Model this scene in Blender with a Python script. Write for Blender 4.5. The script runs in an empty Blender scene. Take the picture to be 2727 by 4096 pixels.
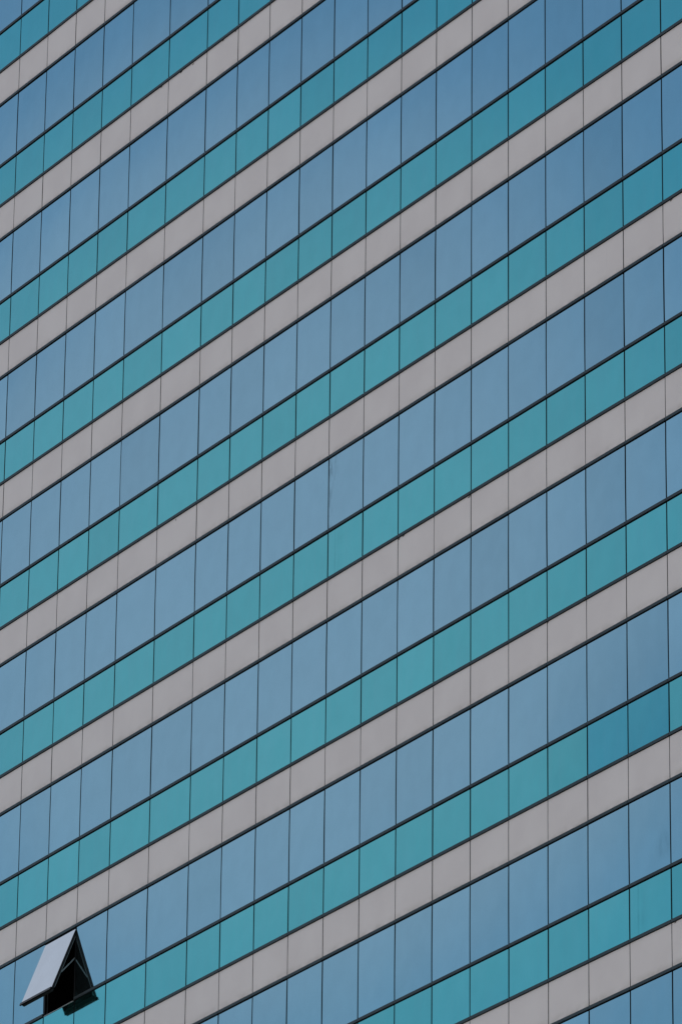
import bpy, bmesh, math, random
from mathutils import Vector, Matrix

rnd = random.Random(7)
R = math.radians
SC = bpy.context.scene
COL = SC.collection

# ---------------------------------------------------------------- camera
S = 1.4                                   # metres per standard bay
BAY, WIDE = S, S * 1.24826                # standard bay, two wider bays
STOREY = S * 2.78813
T_OFF, G_OFF = S * 1.27047, S * 2.08511   # window band, then teal band, then grey band
Z0 = 1.6 + 46.9174 * S                    # top of the window band of storey 0
CAM = Vector((66.5155 * S, -45.4252 * S, 1.6))
cam_d = bpy.data.cameras.new("camera")
cam = bpy.data.objects.new("camera", cam_d)
COL.objects.link(cam)
ROT = Matrix.Rotation(1.002580, 3, 'Z') @ Matrix.Rotation(1.988979, 3, 'X') @ Matrix.Rotation(0.011998, 3, 'Z')
cam.matrix_world = Matrix.Translation(CAM) @ ROT.to_4x4()
F_PX, W_PX, H_PX = 23643.0, 2727.0, 4096.0
cam_d.sensor_fit = 'VERTICAL'
cam_d.sensor_height = 36.0
cam_d.lens = 36.0 * F_PX / H_PX
cam_d.clip_end = 20000
SC.camera = cam

def project(p):
    q = ROT.transposed() @ (Vector(p) - CAM)
    return W_PX / 2 + F_PX * q.x / -q.z, H_PX / 2 - F_PX * q.y / -q.z

def ray(px, py):
    return (ROT @ Vector(((px - W_PX / 2) / F_PX, -(py - H_PX / 2) / F_PX, -1))).normalized()

def mirrored(px, py):                      # the part of the sky that the upright glass shows at a point
    d = ray(px, py)
    return Vector((d.x, -d.y, d.z))

# ---------------------------------------------------------------- sky and sun
SUN_EL, SUN_AZ = R(42), R(57)              # behind the building: the face is in its own shade
w = bpy.data.worlds.new("World")
SC.world = w
w.use_nodes = True
nt = w.node_tree
N, LK = nt.nodes, nt.links
N.clear()
def nd(t, **kw):
    n = N.new(t)
    for k, v in kw.items(): setattr(n, k, v)
    return n
def mth(op, a, b=None, c=None, clamp=False):
    n = nd('ShaderNodeMath', operation=op, use_clamp=clamp)
    for i, v in enumerate((a, b, c)):
        if v is None: continue
        if isinstance(v, (int, float)): n.inputs[i].default_value = v
        else: LK.new(v, n.inputs[i])
    return n.outputs[0]
out = nd('ShaderNodeOutputWorld')
bg = nd('ShaderNodeBackground')
bg.inputs['Strength'].default_value = 0.12
sky = nd('ShaderNodeTexSky', sky_type='NISHITA', sun_disc=False, sun_elevation=SUN_EL, sun_rotation=SUN_AZ,
         altitude=0, air_density=1.0, dust_density=0.2, ozone_density=2.0)
tc = nd('ShaderNodeTexCoord')
def blob(direction, deg_in, deg_out):      # a soft round bank of cloud about a direction
    v = nd('ShaderNodeVectorMath', operation='DOT_PRODUCT')
    LK.new(tc.outputs['Generated'], v.inputs[0])
    v.inputs[1].default_value = direction
    m = nd('ShaderNodeMapRange', interpolation_type='SMOOTHSTEP')
    LK.new(v.outputs['Value'], m.inputs['Value'])
    m.inputs['From Min'].default_value = math.cos(R(deg_out))
    m.inputs['From Max'].default_value = math.cos(R(deg_in))
    return m.outputs['Result']
def noise(scale, detail, lo, hi, rough=.55):
    n = nd('ShaderNodeTexNoise')
    LK.new(tc.outputs['Generated'], n.inputs['Vector'])
    n.inputs['Scale'].default_value = scale
    n.inputs['Detail'].default_value = detail
    n.inputs['Roughness'].default_value = rough
    m = nd('ShaderNodeMapRange', interpolation_type='SMOOTHSTEP')
    LK.new(n.outputs['Fac'], m.inputs['Value'])
    m.inputs['From Min'].default_value = lo
    m.inputs['From Max'].default_value = hi
    return m.outputs['Result']
def mix(fac, a, col):
    n = nd('ShaderNodeMix', data_type='RGBA')
    LK.new(fac, n.inputs['Factor'])
    LK.new(a, n.inputs['A'])
    n.inputs['B'].default_value = (*col, 1)
    return n.outputs['Result']
TILT = R(21)                               # how far the open window swings out
dpane = ray(200, 3850)
npane = Vector((0, -math.cos(TILT), math.sin(TILT)))
sky_open = (dpane - 2 * dpane.dot(npane) * npane).normalized()
thin = mth('MULTIPLY', blob(mirrored(1150, 2250), 0.5, 6.0), 0.23)
thin = mth('ADD', thin, mth('MULTIPLY', noise(9, 3, .35, .75), 0.03), clamp=True)
bank = mth('MULTIPLY', blob(sky_open, 5, 15), 0.78)
clear = mth('SUBTRACT', 1.0, blob(mirrored(1363, 2000), 12, 30))
field = mth('MULTIPLY', mth('MULTIPLY', noise(2.6, 6, .36, .62), clear), .9)  # unseen clouds added for more and whiter light on the grey panels
air = nd('ShaderNodeMix', data_type='RGBA', blend_type='MULTIPLY')
air.inputs['Factor'].default_value = 1
LK.new(sky.outputs[0], air.inputs['A'])
sep = nd('ShaderNodeSeparateXYZ')
LK.new(tc.outputs['Generated'], sep.inputs[0])
haze = nd('ShaderNodeMapRange')                # duller air lower down, cleaner above
LK.new(sep.outputs['Z'], haze.inputs['Value'])
haze.inputs['From Min'].default_value = mirrored(1363, 4096).z
haze.inputs['From Max'].default_value = mirrored(1363, 0).z
haze.inputs['To Min'].default_value, haze.inputs['To Max'].default_value = .85, 1.12
murk = mth('SUBTRACT', haze.outputs['Result'], mth('MULTIPLY', blob(mirrored(2650, 2950), .2, 1.5), .06))
comb = nd('ShaderNodeCombineColor')
LK.new(mth('MULTIPLY', murk, .96), comb.inputs[0])
LK.new(mth('MULTIPLY', murk, 1.10), comb.inputs[1])
LK.new(murk, comb.inputs[2])
LK.new(comb.outputs[0], air.inputs['B'])
c0 = mix(field, air.outputs['Result'], (7.0, 6.9, 6.8))
c1 = mix(thin, c0, (5.4, 5.4, 5.6))
c2 = mix(bank, c1, (5.5, 5.0, 5.8))
LK.new(c2, bg.inputs['Color'])
LK.new(bg.outputs[0], out.inputs[0])

sun_dir = Vector((math.sin(SUN_AZ) * math.cos(SUN_EL), math.cos(SUN_AZ) * math.cos(SUN_EL), math.sin(SUN_EL)))
sl = bpy.data.lights.new("sun", 'SUN')
sl.energy, sl.angle, sl.color = 3.0, R(.5), (1, .95, .88)
so = bpy.data.objects.new("sun", sl)
so.rotation_euler = (-sun_dir).to_track_quat('-Z', 'Y').to_euler()
so.location = (0, 60, 200)
COL.objects.link(so)

SC.view_settings.view_transform = 'Standard'
SC.view_settings.look = 'None'
SC.view_settings.exposure = 0.41
SC.view_settings.gamma = 1.0

# ---------------------------------------------------------------- materials
def material(name):
    m = bpy.data.materials.new(name)
    m.use_nodes = True
    return m, m.node_tree.nodes, m.node_tree.links, m.node_tree.nodes['Principled BSDF']

def ramped(n, l, src, lo, hi, smooth=True):
    m = n.new('ShaderNodeMapRange')
    m.interpolation_type = 'SMOOTHSTEP' if smooth else 'LINEAR'
    l.new(src, m.inputs['Value'])
    m.inputs['From Min'].default_value, m.inputs['From Max'].default_value = lo, hi
    return m.outputs['Result']

def op(n, l, o, a, b):
    m = n.new('ShaderNodeMath'); m.operation = o
    for i, v in enumerate((a, b)):
        if isinstance(v, (int, float)): m.inputs[i].default_value = v
        else: l.new(v, m.inputs[i])
    return m.outputs[0]

def nz(n, l, vec, scale, stretch=(1, 1, 1), detail=3):
    mp = n.new('ShaderNodeMapping'); mp.inputs['Scale'].default_value = stretch
    l.new(vec, mp.inputs['Vector'])
    t = n.new('ShaderNodeTexNoise'); t.inputs['Scale'].default_value = scale; t.inputs['Detail'].default_value = detail
    l.new(mp.outputs[0], t.inputs['Vector'])
    return t.outputs['Fac']

def tint(n, l, fac, a, b):
    m = n.new('ShaderNodeMix'); m.data_type = 'RGBA'
    if isinstance(fac, (int, float)): m.inputs['Factor'].default_value = fac
    else: l.new(fac, m.inputs['Factor'])
    for key, v in (('A', a), ('B', b)):
        if isinstance(v, tuple): m.inputs[key].default_value = (*v, 1)
        else: l.new(v, m.inputs[key])
    return m.outputs['Result']

def coated_glass(name, colour, film, stain=None):
    """reflective coated glass: a mirror tinted by its coating, under a film of rain-run dust"""
    m, n, l, p = material(name)
    tcn = n.new('ShaderNodeTexCoord')
    pos = tcn.outputs['Object']
    streak = ramped(n, l, nz(n, l, pos, 1.0, (9, 9, .7), 4), .35, .75)
    cloud = ramped(n, l, nz(n, l, pos, 1.1, (1, 1, 1), 3), .3, .7)
    dust = op(n, l, 'MULTIPLY_ADD', streak, .045)
    dust.node.inputs[2].default_value = 0
    dust = op(n, l, 'ADD', dust, op(n, l, 'MULTIPLY', cloud, .03))
    colr = tint(n, l, dust, colour, film)
    at = n.new('ShaderNodeAttribute'); at.attribute_name = "tone"
    mott = ramped(n, l, nz(n, l, pos, 2.2, (1, 1, .8), 4), .25, .75)
    val = op(n, l, 'ADD', op(n, l, 'MULTIPLY', at.outputs['Fac'], .13), op(n, l, 'MULTIPLY', mott, .05))
    val = op(n, l, 'ADD', val, .92)
    vm = n.new('ShaderNodeMix'); vm.data_type = 'RGBA'; vm.blend_type = 'MULTIPLY'; vm.inputs['Factor'].default_value = 1
    l.new(colr, vm.inputs['A']); l.new(val, vm.inputs['B'])
    colr = vm.outputs['Result']
    if stain:
        uv = n.new('ShaderNodeUVMap')
        sx = n.new('ShaderNodeSeparateXYZ'); l.new(uv.outputs[0], sx.inputs[0])
        if stain == 'edge':               # dark run-off along the left edge and the top corner
            a = ramped(n, l, sx.outputs['X'], .16, .0)
            b = ramped(n, l, sx.outputs['Y'], .45, .95)
            c = ramped(n, l, sx.outputs['X'], .42, .0)
            msk = op(n, l, 'ADD', op(n, l, 'MULTIPLY', a, .9), op(n, l, 'MULTIPLY', b, c))
        elif stain == 'run':              # thin upright run marks
            a = op(n, l, 'MULTIPLY', ramped(n, l, sx.outputs['X'], .17, .19), ramped(n, l, sx.outputs['X'], .24, .20))
            b = op(n, l, 'MULTIPLY', ramped(n, l, sx.outputs['X'], .24, .30), ramped(n, l, sx.outputs['X'], .46, .33))
            msk = op(n, l, 'ADD', a, op(n, l, 'MULTIPLY', b, .45))
        else:                             # a wiped patch low at the right
            a = ramped(n, l, sx.outputs['X'], .58, .78)
            b = ramped(n, l, sx.outputs['Y'], .52, .3)
            c = ramped(n, l, sx.outputs['Y'], .06, .22)
            msk = op(n, l, 'MULTIPLY', op(n, l, 'MULTIPLY', a, b), c)
        brk = ramped(n, l, nz(n, l, pos, 6.0, (1.6, 1.6, .55), 6), .42, .66)
        if stain != 'edge': brk = op(n, l, 'ADD', op(n, l, 'MULTIPLY', brk, .4), .35)
        msk = op(n, l, 'MULTIPLY', msk, brk)
        msk = op(n, l, 'MINIMUM', op(n, l, 'MULTIPLY', msk, .7 if stain == 'edge' else .4), .6)
        colr = tint(n, l, msk, colr, tuple(c * .55 for c in colour))
    l.new(colr, p.inputs['Base Color'])
    p.inputs['Metallic'].default_value = .985
    rgh = op(n, l, 'ADD', op(n, l, 'MULTIPLY', dust, .6), .03)
    l.new(rgh, p.inputs['Roughness'])
    bmp = n.new('ShaderNodeBump'); bmp.inputs['Strength'].default_value = 1.0; bmp.inputs['Distance'].default_value = .0011
    l.new(nz(n, l, pos, 1.3, (1, 1, .8), 1), bmp.inputs['Height'])
    l.new(bmp.outputs[0], p.inputs['Normal'])
    return m

BLUE_C, TEAL_C, FILM = (.370, .514, .542), (.162, .535, .492), (.47, .50, .52)
M_BLUE = coated_glass("blue_glass", BLUE_C, FILM)
M_EDGE = coated_glass("stained_blue_glass", BLUE_C, FILM, 'edge')
M_WIPE = coated_glass("wiped_blue_glass", BLUE_C, FILM, 'patch')
M_RUN = coated_glass("streaked_blue_glass", BLUE_C, FILM, 'run')
M_TEAL = coated_glass("teal_glass", TEAL_C, FILM)

def cladding():
    m, n, l, p = material("grey_cladding")
    tcn = n.new('ShaderNodeTexCoord'); pos = tcn.outputs['Object']
    uv = n.new('ShaderNodeUVMap')
    sx = n.new('ShaderNodeSeparateXYZ'); l.new(uv.outputs[0], sx.inputs[0])
    base = tint(n, l, ramped(n, l, nz(n, l, pos, .9, (1, 1, 1), 4), .3, .7), (.72, .61, .585), (.765, .655, .628))
    low = ramped(n, l, sx.outputs['Y'], .22, .0)
    grime = op(n, l, 'MULTIPLY', low, ramped(n, l, nz(n, l, pos, 3.0, (1, 1, 1.6), 5), .25, .7))
    base = tint(n, l, op(n, l, 'MULTIPLY', grime, .42), base, (.36, .29, .22))
    run = ramped(n, l, nz(n, l, pos, 1.0, (14, 14, .6), 4), .62, .85)
    base = tint(n, l, op(n, l, 'MULTIPLY', run, .10), base, (.36, .34, .33))
    l.new(base, p.inputs['Base Color'])
    p.inputs['Roughness'].default_value = .42
    p.inputs['Specular IOR Level'].default_value = .35
    bmp = n.new('ShaderNodeBump'); bmp.inputs['Strength'].default_value = 1.0; bmp.inputs['Distance'].default_value = .004
    l.new(nz(n, l, pos, 1.6, (1, 1, 1), 2), bmp.inputs['Height'])
    l.new(bmp.outputs[0], p.inputs['Normal'])
    return m
M_GREY = cladding()

def plain(name, colour, rough, metal=0.0, spec=.5, vary=.25, scale=2.0):
    m, n, l, p = material(name)
    tcn = n.new('ShaderNodeTexCoord')
    f = ramped(n, l, nz(n, l, tcn.outputs['Object'], scale, (1, 1, 1), 5), .3, .7)
    l.new(tint(n, l, f, colour, tuple(c * (1 - vary) for c in colour)), p.inputs['Base Color'])
    p.inputs['Roughness'].default_value = rough
    p.inputs['Metallic'].default_value = metal
    p.inputs['Specular IOR Level'].default_value = spec
    return m
M_CAP = plain("slate_metal", (.026, .036, .042), .45, 0, .3, .35)
M_GASKET_SHADE = plain("black_rubber_and_shade", (.004, .004, .0045), .7, 0, .08)  # rubber of the joints; also painted shade below caps and on the rail
M_FRAME = plain("dark_frame_metal", (.010, .011, .013), .5, 0, .2)
M_TRACK = plain("dull_aluminium", (.17, .20, .21), .4, .3, .5)
M_SILL = plain("pale_sill_metal", (.55, .55, .56), .4, .1)
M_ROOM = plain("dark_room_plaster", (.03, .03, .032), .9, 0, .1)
M_WALL = plain("side_wall_cladding", (.42, .42, .43), .6)
M_SMEAR = plain("grey_sealant", (.06, .06, .06), .7, 0, .2)
M_GROUND = plain("paving", (.13, .125, .12), .9, 0, .2, .3, .4)
M_INNER = plain("shade_dark_glass", (.006, .008, .010), .08, 0, .25, .2)
M_SASHGLASS = coated_glass("open_window_glass", (.385, .52, .55), FILM)

M_DEEP = coated_glass("deep_teal_glass", (.125, .465, .485), FILM)
M_TEALRUN = coated_glass("streaked_teal_glass", TEAL_C, FILM, 'run')
# ---------------------------------------------------------------- mesh helpers
class MB:
    def __init__(self):
        self.bm = bmesh.new(); self.uv = self.bm.loops.layers.uv.new("UVMap"); self.tone = None
    def quad(self, pts, mat=0, smooth=False, uvs=None):
        f = self.bm.faces.new([self.bm.verts.new(p) for p in pts])
        f.material_index = mat; f.smooth = smooth
        if uvs:
            for lp, t in zip(f.loops, uvs): lp[self.uv].uv = t
        return f
    def hexa(self, c, mat=0):             # eight corners: bottom ring, then top ring
        v = [self.bm.verts.new(p) for p in c]
        for idx in ((0, 3, 2, 1), (4, 5, 6, 7), (0, 1, 5, 4), (1, 2, 6, 5), (2, 3, 7, 6), (3, 0, 4, 7)):
            f = self.bm.faces.new([v[i] for i in idx]); f.material_index = mat
    def box(self, x0, x1, y0, y1, z0, z1, mat=0):
        self.hexa([(x0, y0, z0), (x1, y0, z0), (x1, y1, z0), (x0, y1, z0), (x0, y0, z1), (x1, y0, z1), (x1, y1, z1), (x0, y1, z1)], mat)
    def bar(self, a, b, w, t, up=Vector((1, 0, 0)), mat=0):
        a, b = Vector(a), Vector(b); d = (b - a).normalized(); s = d.cross(up).normalized() * w / 2; u = s.cross(d).normalized() * t / 2
        self.hexa([a - s - u, a + s - u, a + s + u, a - s + u, b - s - u, b + s - u, b + s + u, b - s + u], mat)
    def build(self, name, mats, parent=None, loc=None):
        bmesh.ops.recalc_face_normals(self.bm, faces=self.bm.faces) if getattr(self, 'fix', True) else None
        me = bpy.data.meshes.new(name); self.bm.to_mesh(me); self.bm.free()
        for m in (mats if isinstance(mats, (list, tuple)) else [mats]): me.materials.append(m)
        o = bpy.data.objects.new(name, me); COL.objects.link(o)
        if parent is not None: o.parent = parent
        return o

def panel(mb, x0, x1, z0, z1, bow, tx, tz, tone=.5, y=0.0, g=6, mat=0):
    """one sheet, bowed outward by `bow` metres in the middle, tilted by tx / tz, with its edges returned into the joint"""
    bm = mb.bm; grid = []
    if mb.tone is None: mb.tone = bm.faces.layers.float.new("tone")
    for j in range(g + 1):
        row = []
        for i in range(g + 1):
            a, b = i / g, j / g
            h = bow * (1 - (2 * a - 1) ** 2) * .15 + bow * (1 - (2 * b - 1) ** 2) * .85 if bow else 0
            yy = y - h + tx * (a - .5) * (x1 - x0) + tz * (b - .5) * (z1 - z0)
            row.append(bm.verts.new((x0 + (x1 - x0) * a, yy, z0 + (z1 - z0) * b)))
        grid.append(row)
    for j in range(g):
        for i in range(g):
            f = bm.faces.new((grid[j][i], grid[j][i + 1], grid[j + 1][i + 1], grid[j + 1][i]))
            f.smooth = True; f.material_index = mat; f[mb.tone] = tone
            for lp, (a, b) in zip(f.loops, ((i, j), (i + 1, j), (i + 1, j + 1), (i, j + 1))): lp[mb.uv].uv = (a / g, b / g)
    rim = [grid[0][i] for i in range(g)] + [grid[j][g] for j in range(g)] + [grid[g][i] for i in range(g, 0, -1)] + [grid[j][0] for j in range(g, 0, -1)]
    front = [bm.verts.new(v.co) for v in rim]
    back = [bm.verts.new((v.co.x, y + .03, v.co.z)) for v in rim]
    for i in range(len(rim)):
        k = (i + 1) % len(rim)
        bm.faces.new((front[k], front[i], back[i], back[k])).material_index = 1

# ---------------------------------------------------------------- the grid of the face
def U(k):
    if k >= -9: return k * BAY
    if k >= -11: return -9 * BAY + (k + 9) * WIDE
    return -9 * BAY - 2 * WIDE + (k + 11) * BAY
K0, K1 = -26, 18
N0, N1 = -6, 16
def Z(kind, n): return Z0 - n * STOREY - {'V': 0, 'T': T_OFF, 'G': G_OFF}[kind]
CAP_H, CAP_D, GASK_SHADE = .064, .028, .017
GAP = {'V': GASK_SHADE, 'T': GASK_SHADE, 'G': .008}  # strip heights include painted cap shade; the grey band's strip is shade alone
NEXT = {'V': ('T', 0), 'T': ('G', 0), 'G': ('V', 1)}
OPEN_K, OPEN_N = -13, 5                   # the bay and storey of the open window

def clip_area(poly):
    for axis, lim, sgn in ((0, 0, 1), (0, W_PX, -1), (1, 0, 1), (1, H_PX, -1)):
        res = []
        for i, a in enumerate(poly):
            b = poly[(i + 1) % len(poly)]
            da, db = (a[axis] - lim) * sgn, (b[axis] - lim) * sgn
            if da >= 0: res.append(a)
            if (da >= 0) != (db >= 0):
                t = da / (da - db); res.append((a[0] + (b[0] - a[0]) * t, a[1] + (b[1] - a[1]) * t))
        poly = res
        if len(poly) < 3: return 0.0
    return abs(sum(p[0] * q[1] - q[0] * p[1] for p, q in zip(poly, poly[1:] + poly[:1]))) / 2

root = bpy.data.objects.new("office_building", None)
COL.objects.link(root)
root['label'] = "tall office block in bands of blue glass, teal glass and grey panels, one window open"
root['category'] = "building"

ground = MB()
ground.quad([(-6000, -6000, 0), (6000, -6000, 0), (6000, 6000, 0), (-6000, 6000, 0)])
go = ground.build("ground", M_GROUND); go['kind'] = "structure"

# -- panels
KINDS = {'V': ("window_pane", M_BLUE), 'T': ("spandrel_panel", M_TEAL), 'G': ("cladding_panel", M_GREY)}
EXTRA = {'V': "window_panes", 'T': "spandrel_panels", 'G': "cladding_panels"}
STAINED = {(-5, 3): (M_EDGE, "blue window pane with dark dirty run marks down its left edge"),
           (3, 6): (M_WIPE, "blue window pane with a darker wiped patch low on its right"),
           (3, 7): (M_RUN, "blue window pane with faint upright streaks")}
STAINED_TEAL = {(3, 6): (M_TEALRUN, "teal panel with a thin dark run mark"), (-5, 3): (M_TEALRUN, "teal panel with a faint run mark"),
                (2, 5): (M_DEEP, "deeper blue teal panel"), (3, 5): (M_DEEP, "deeper blue teal panel"), (4, 5): (M_DEEP, "deeper blue teal panel")}
DARKER = {('V', 2, 2): -.1, ('V', 2, 3): -.1, ('V', 2, 4): .1, ('V', 3, 6): .55, ('V', -5, 3): .5, ('V', 2, 5): .2, ('V', 3, 7): .2, ('V', 4, 7): .1,
          ('T', 1, 5): .2, ('T', 2, 5): .5, ('T', 3, 5): .1, ('T', 4, 5): .4, ('T', 2, 4): .3, ('T', 4, 6): .1}
for kind in 'VTG':
    cells = []
    for n in range(N0, N1 + 1):
        for k in range(K0, K1):
            if kind == 'V' and (k, n) == (OPEN_K, OPEN_N): continue
            nk, dn = NEXT[kind]
            zt, zb = Z(kind, n), Z(nk, n + dn) + GAP[nk] + CAP_H + .002
            a = clip_area([project((x, 0, z)) for x, z in ((U(k), zb), (U(k + 1), zb), (U(k + 1), zt), (U(k), zt))])
            cells.append((a, k, n, zb, zt))
    cells.sort(key=lambda c: -c[0])
    rest = MB(); rest.fix = False
    for i, (a, k, n, zb, zt) in enumerate(cells):
        inset = (.0205 if kind != 'G' else .0125)
        x0, x1 = U(k) + inset + rnd.uniform(-.003, .003), U(k + 1) - inset + rnd.uniform(-.003, .003)
        big = (x1 - x0) / BAY
        if kind == 'V': bow, tx, tz = rnd.gauss(.0042, .0012) * big, rnd.gauss(0, .0012), rnd.gauss(0, .0012)
        elif kind == 'T': bow, tx, tz = rnd.gauss(.0008, .0005), rnd.gauss(0, .0008), rnd.gauss(0, .0008)
        else: bow, tx, tz = rnd.gauss(.002, .001), rnd.gauss(0, .0012), rnd.gauss(0, .0012)
        alone = i < 100 and a > 0
        mb = MB() if alone else rest
        mb.fix = False
        tone = min(1, max(0, rnd.gauss(.5, .2)))
        tone = DARKER.get((kind, k, n), tone)
        panel(mb, x0, x1, zb, zt, bow, tx, tz, tone, g=6 if a > 0 else 2)
        if alone:
            st = {'V': STAINED, 'T': STAINED_TEAL, 'G': {}}[kind].get((k, n))
            o = mb.build(KINDS[kind][0], [st[0] if st else KINDS[kind][1], M_GASKET_SHADE], root)
            if st: o['label'] = st[1]
    o = rest.build(EXTRA[kind], [KINDS[kind][1], M_GASKET_SHADE], root)
    o['kind'] = "stuff"

# -- horizontal transoms, in bay-long lengths with a hairline between them, black gasket below, enlarged to paint the shade under the caps
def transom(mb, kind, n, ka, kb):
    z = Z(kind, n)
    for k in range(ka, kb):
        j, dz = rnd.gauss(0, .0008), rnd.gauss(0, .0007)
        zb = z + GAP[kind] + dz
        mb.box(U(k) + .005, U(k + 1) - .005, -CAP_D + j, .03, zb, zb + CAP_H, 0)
        mb.box(U(k), U(k + 1), -.010, .03, z - .001, zb - .0005, 1)  # gasket made taller and prouder, its black standing in for cap shade
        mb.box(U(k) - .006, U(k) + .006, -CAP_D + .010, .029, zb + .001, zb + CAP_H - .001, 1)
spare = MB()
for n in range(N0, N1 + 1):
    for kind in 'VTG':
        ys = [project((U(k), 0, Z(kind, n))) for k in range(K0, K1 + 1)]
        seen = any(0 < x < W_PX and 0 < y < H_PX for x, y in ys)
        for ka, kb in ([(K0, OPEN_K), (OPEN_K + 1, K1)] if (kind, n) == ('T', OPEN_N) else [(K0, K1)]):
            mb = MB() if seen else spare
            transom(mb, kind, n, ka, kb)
            if seen: mb.build("transom", [M_CAP, M_GASKET_SHADE], root)
o = spare.build("transoms", [M_CAP, M_GASKET_SHADE], root); o['kind'] = "stuff"

# -- upright silicone joints
ZTOP, ZBOT = Z('V', N0), Z('V', N1 + 1)
spare = MB()
for k in range(K0, K1 + 1):
    pts = [project((U(k), 0, Z('V', n))) for n in range(N0, N1 + 1)]
    seen = any(0 < x < W_PX and 0 < y < H_PX for x, y in pts)
    mb = MB() if seen else spare
    for n in range(N0, N1 + 1):
        for kind in 'VTG':
            nk, dn = NEXT[kind]
            wdt = .028 if kind != 'G' else .019
            zt, zb = Z(kind, n) - .001, Z(nk, n + dn) + GAP[nk] + CAP_H
            r0, r1 = U(k) - wdt, U(k) + wdt
            if (n, kind) == (OPEN_N, 'V') and k == OPEN_K: r1 = U(k)
            if (n, kind) == (OPEN_N, 'V') and k == OPEN_K + 1: r0 = U(k)
            mb.box(r0, r1, .005, .018, zb, zt)
    if seen: mb.build("joint_seal", M_GASKET_SHADE, root)
o = spare.build("joint_seals", M_GASKET_SHADE, root); o['kind'] = "stuff"

# -- wall behind the glass, with the hole of the open window, and the other sides of the block
wall = MB(); wall.fix = False
XL, XR, YB = U(K0), U(K1), 32.0
for n in range(N0, N1 + 1):
    for kind in 'VTG':
        nk, dn = NEXT[kind]
        zt, zb = Z(kind, n), Z(nk, n + dn)
        spans = [(XL, U(OPEN_K)), (U(OPEN_K + 1), XR)] if (kind, n) == ('V', OPEN_N) else [(XL, XR)]
        for a, b in spans:
            wall.quad([(a, .026, zb), (b, .026, zb), (b, .026, zt), (a, .026, zt)], 0)
zt, zb = Z('V', N0) + 1.6, 0.0
wall.box(XL - .3, XR + .3, -.06, 1.2, Z('V', N0) + CAP_H + .03, zt, 1)        # parapet
wall.box(XL, XR, -.05, .0255, zb, Z('V', N1 + 1) - .01, 1)                    # plinth
wall.quad([(XL, .03, zb), (XL, .03, zt), (XL, YB, zt), (XL, YB, zb)], 1)
wall.quad([(XR, .03, zb), (XR, YB, zb), (XR, YB, zt), (XR, .03, zt)], 1)
wall.quad([(XL, YB, zb), (XL, YB, zt), (XR, YB, zt), (XR, YB, zb)], 1)
wall.quad([(XL, 1.21, zt - .4), (XR, 1.21, zt - .4), (XR, YB, zt - .4), (XL, YB, zt - .4)], 1)
wall.build("wall", [M_GASKET_SHADE, M_WALL], root)

# -- the opening of the open window: metal reveal and the dark room behind it
ox0, ox1 = U(OPEN_K) + .006, U(OPEN_K + 1) - .006
oz1, oz0 = Z('V', OPEN_N) - .012, Z('T', OPEN_N) + .006
op_mb = MB()
D = .11
op_mb.box(ox0, ox0 + .035, -.002, D, oz0, oz1, 0)
op_mb.box(ox1 - .035, ox1, -.002, D, oz0, oz1, 0)
op_mb.box(ox0 + .036, ox1 - .036, -.001, D - .002, oz1 - .04, oz1, 0)
op_mb.box(ox0 + .036, ox1 - .036, .010, D - .002, oz0, oz0 + .03, 0)
op_mb.box(ox0 + .034, ox0 + .05, .06, .075, oz0 + .03, oz1 - .04, 2)
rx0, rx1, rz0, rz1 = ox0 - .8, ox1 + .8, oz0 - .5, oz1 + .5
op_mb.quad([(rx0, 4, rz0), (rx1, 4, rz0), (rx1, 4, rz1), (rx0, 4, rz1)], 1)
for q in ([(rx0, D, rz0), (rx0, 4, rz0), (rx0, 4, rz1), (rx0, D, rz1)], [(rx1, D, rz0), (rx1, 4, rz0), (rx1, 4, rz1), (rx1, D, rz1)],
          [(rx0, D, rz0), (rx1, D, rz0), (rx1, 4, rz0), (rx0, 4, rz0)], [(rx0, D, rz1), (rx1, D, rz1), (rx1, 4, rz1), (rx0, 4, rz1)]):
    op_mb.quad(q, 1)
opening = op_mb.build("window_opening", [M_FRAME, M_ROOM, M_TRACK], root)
sill = MB()
sill.box(ox0 + .036, ox1 - .036, -.012, .009, oz0 - .002, oz0 + .012)
sill.build("sill", M_SILL, opening)

# -- the open window: hinged at its head and pushed out at the foot
hx0, hx1 = U(OPEN_K) + .014, U(OPEN_K + 1) - .014
H0 = Vector((0, -.006, Z('V', OPEN_N) - .014))
DN = Vector((0, -math.sin(TILT), -math.cos(TILT)))     # down along the sash
OUT = Vector((0, -math.cos(TILT), math.sin(TILT)))     # its outer side
def SP(x, s, o): return tuple(Vector((x, 0, 0)) + H0 + DN * s + OUT * o)
def sbox(mb, x0, x1, s0, s1, o0, o1, mat=0):
    mb.hexa([SP(x0, s1, o0), SP(x1, s1, o0), SP(x1, s1, o1), SP(x0, s1, o1), SP(x0, s0, o0), SP(x1, s0, o0), SP(x1, s0, o1), SP(x0, s0, o1)], mat)
LEN = 1.655
sash = MB()
fw = .055
sbox(sash, hx0 + .008, hx0 + fw, .004, LEN, -.066, -.0125)
sbox(sash, hx1 - fw, hx1 - .008, .004, LEN, -.066, -.0125)
sbox(sash, hx0 + fw, hx1 - fw, .005, .05, -.064, -.0125)
sbox(sash, hx0 + fw, hx1 - fw, LEN - .06, LEN - .001, -.064, -.0125)
sbox(sash, hx0 + .03, hx1 - .03, LEN + .001, LEN + .055, -.085, -.012)
window = sash.build("open_window", M_FRAME, root)
window['label'] = "top hung window swung far out at its foot, its glass pale with bright cloud"
gl = MB(); sbox(gl, hx0, hx1, 0, LEN, -.012, 0)
go_ = gl.build("glass", [M_SASHGLASS, M_INNER], window)
for f in go_.data.polygons:
    if f.normal.dot(OUT) < .9: f.material_index = 1  # inner face and edges coloured dark to stand in for shade
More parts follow.
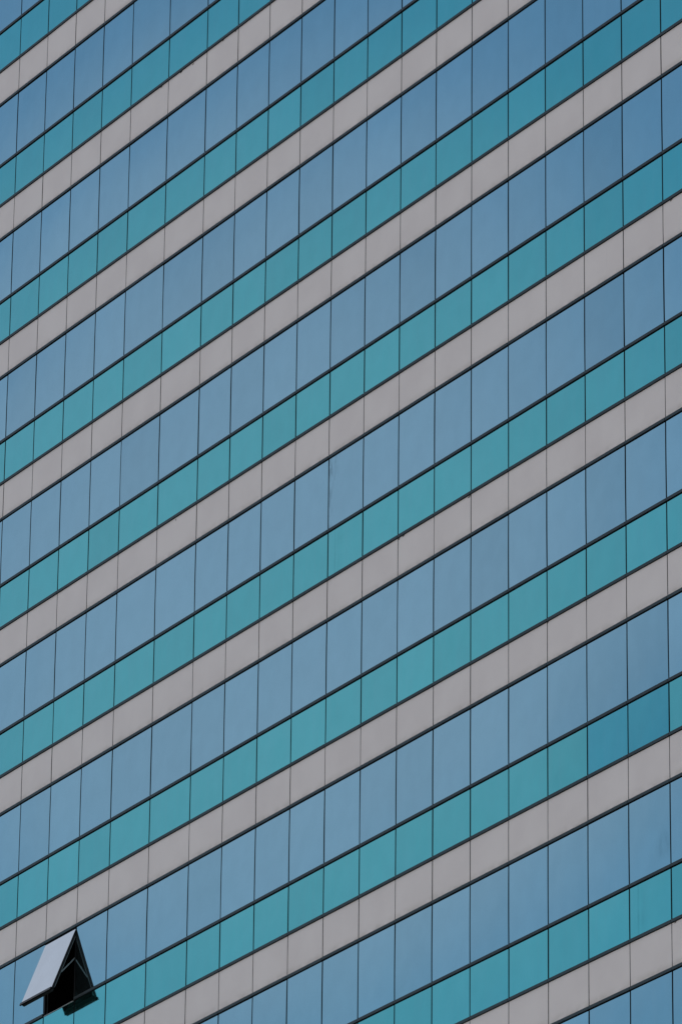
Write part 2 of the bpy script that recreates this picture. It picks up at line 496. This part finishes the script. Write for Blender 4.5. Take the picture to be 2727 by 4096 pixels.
rail = MB(); sbox(rail, hx0 - .008, hx1 + .008, LEN + .002, LEN + .07, -.011, .024)
ro = rail.build("bottom_rail", [M_CAP, M_GASKET_SHADE], window)
for f in ro.data.polygons:
    if f.normal.dot(OUT) < .9: f.material_index = 1  # all but the outer face painted black in place of shade
for x0, x1 in ((hx0 + .012, hx0 + .03), (hx1 - .03, hx1 - .012)):
    tr = MB(); sbox(tr, x0, x1, .16, LEN - .05, -.078, -.067)
    tr.build("track", M_TRACK, window)
for xs, xj in ((hx1 - .02, hx1 - .03), (hx0 + .02, hx0 + .03)):
    st = MB()
    a, b = Vector((xj, .012, Z('V', OPEN_N) - .72)), Vector(SP(xs, 1.17, -.085))
    st.bar(a, b, .028, .010)
    mid = (a + b) / 2
    st.bar(mid - (b - a).normalized() * .02, mid + (b - a).normalized() * .02, .036, .018)
    st.build("stay", M_TRACK, window)

# -- crumbs of old sealant hanging below the grey band's head joint
def smear(px, py, length, drop, mat=None, name="sealant_smear", fat=1.0):
    d = ray(px, py); t = -CAM.y / d.y; p = CAM + d * t
    mb = MB(); c = []
    for i in range(6):
        a = i / 5
        c.append((p.x + (a - .5) * length, p.z + drop * (a ** 1.6) + rnd.uniform(-.003, .003), fat * (.003 + .006 * math.sin(math.pi * min(1, a + .15)))))
    for (xa, za, ha), (xb, zb_, hb) in zip(c, c[1:]):
        y0, y1 = -.010, -.004
        mb.hexa([(xa, y0, za - ha), (xb, y0, zb_ - hb), (xb, y1, zb_ - hb), (xa, y1, za - ha), (xa, y0, za + ha), (xb, y0, zb_ + hb), (xb, y1, zb_ + hb), (xa, y1, za + ha)])
    mb.build(name, mat or M_SMEAR, root)
for s in ((1597, 2157, .07, .05), (729, 288, .16, .06), (944, 126, .05, .02), (648, 349, .07, .03), 
          (1877, 1988, .10, .03), (2686, 800, .13, .05), (705, 2080, .03, .01), (1616, 2143, .12, .04), (2190, 2492, .06, .03),
          (2700, 3690, .05, .02), (894, 163, .05, .02), (774, 258, .05, .03), (151, 1277, .05, .06)):
    smear(*s)
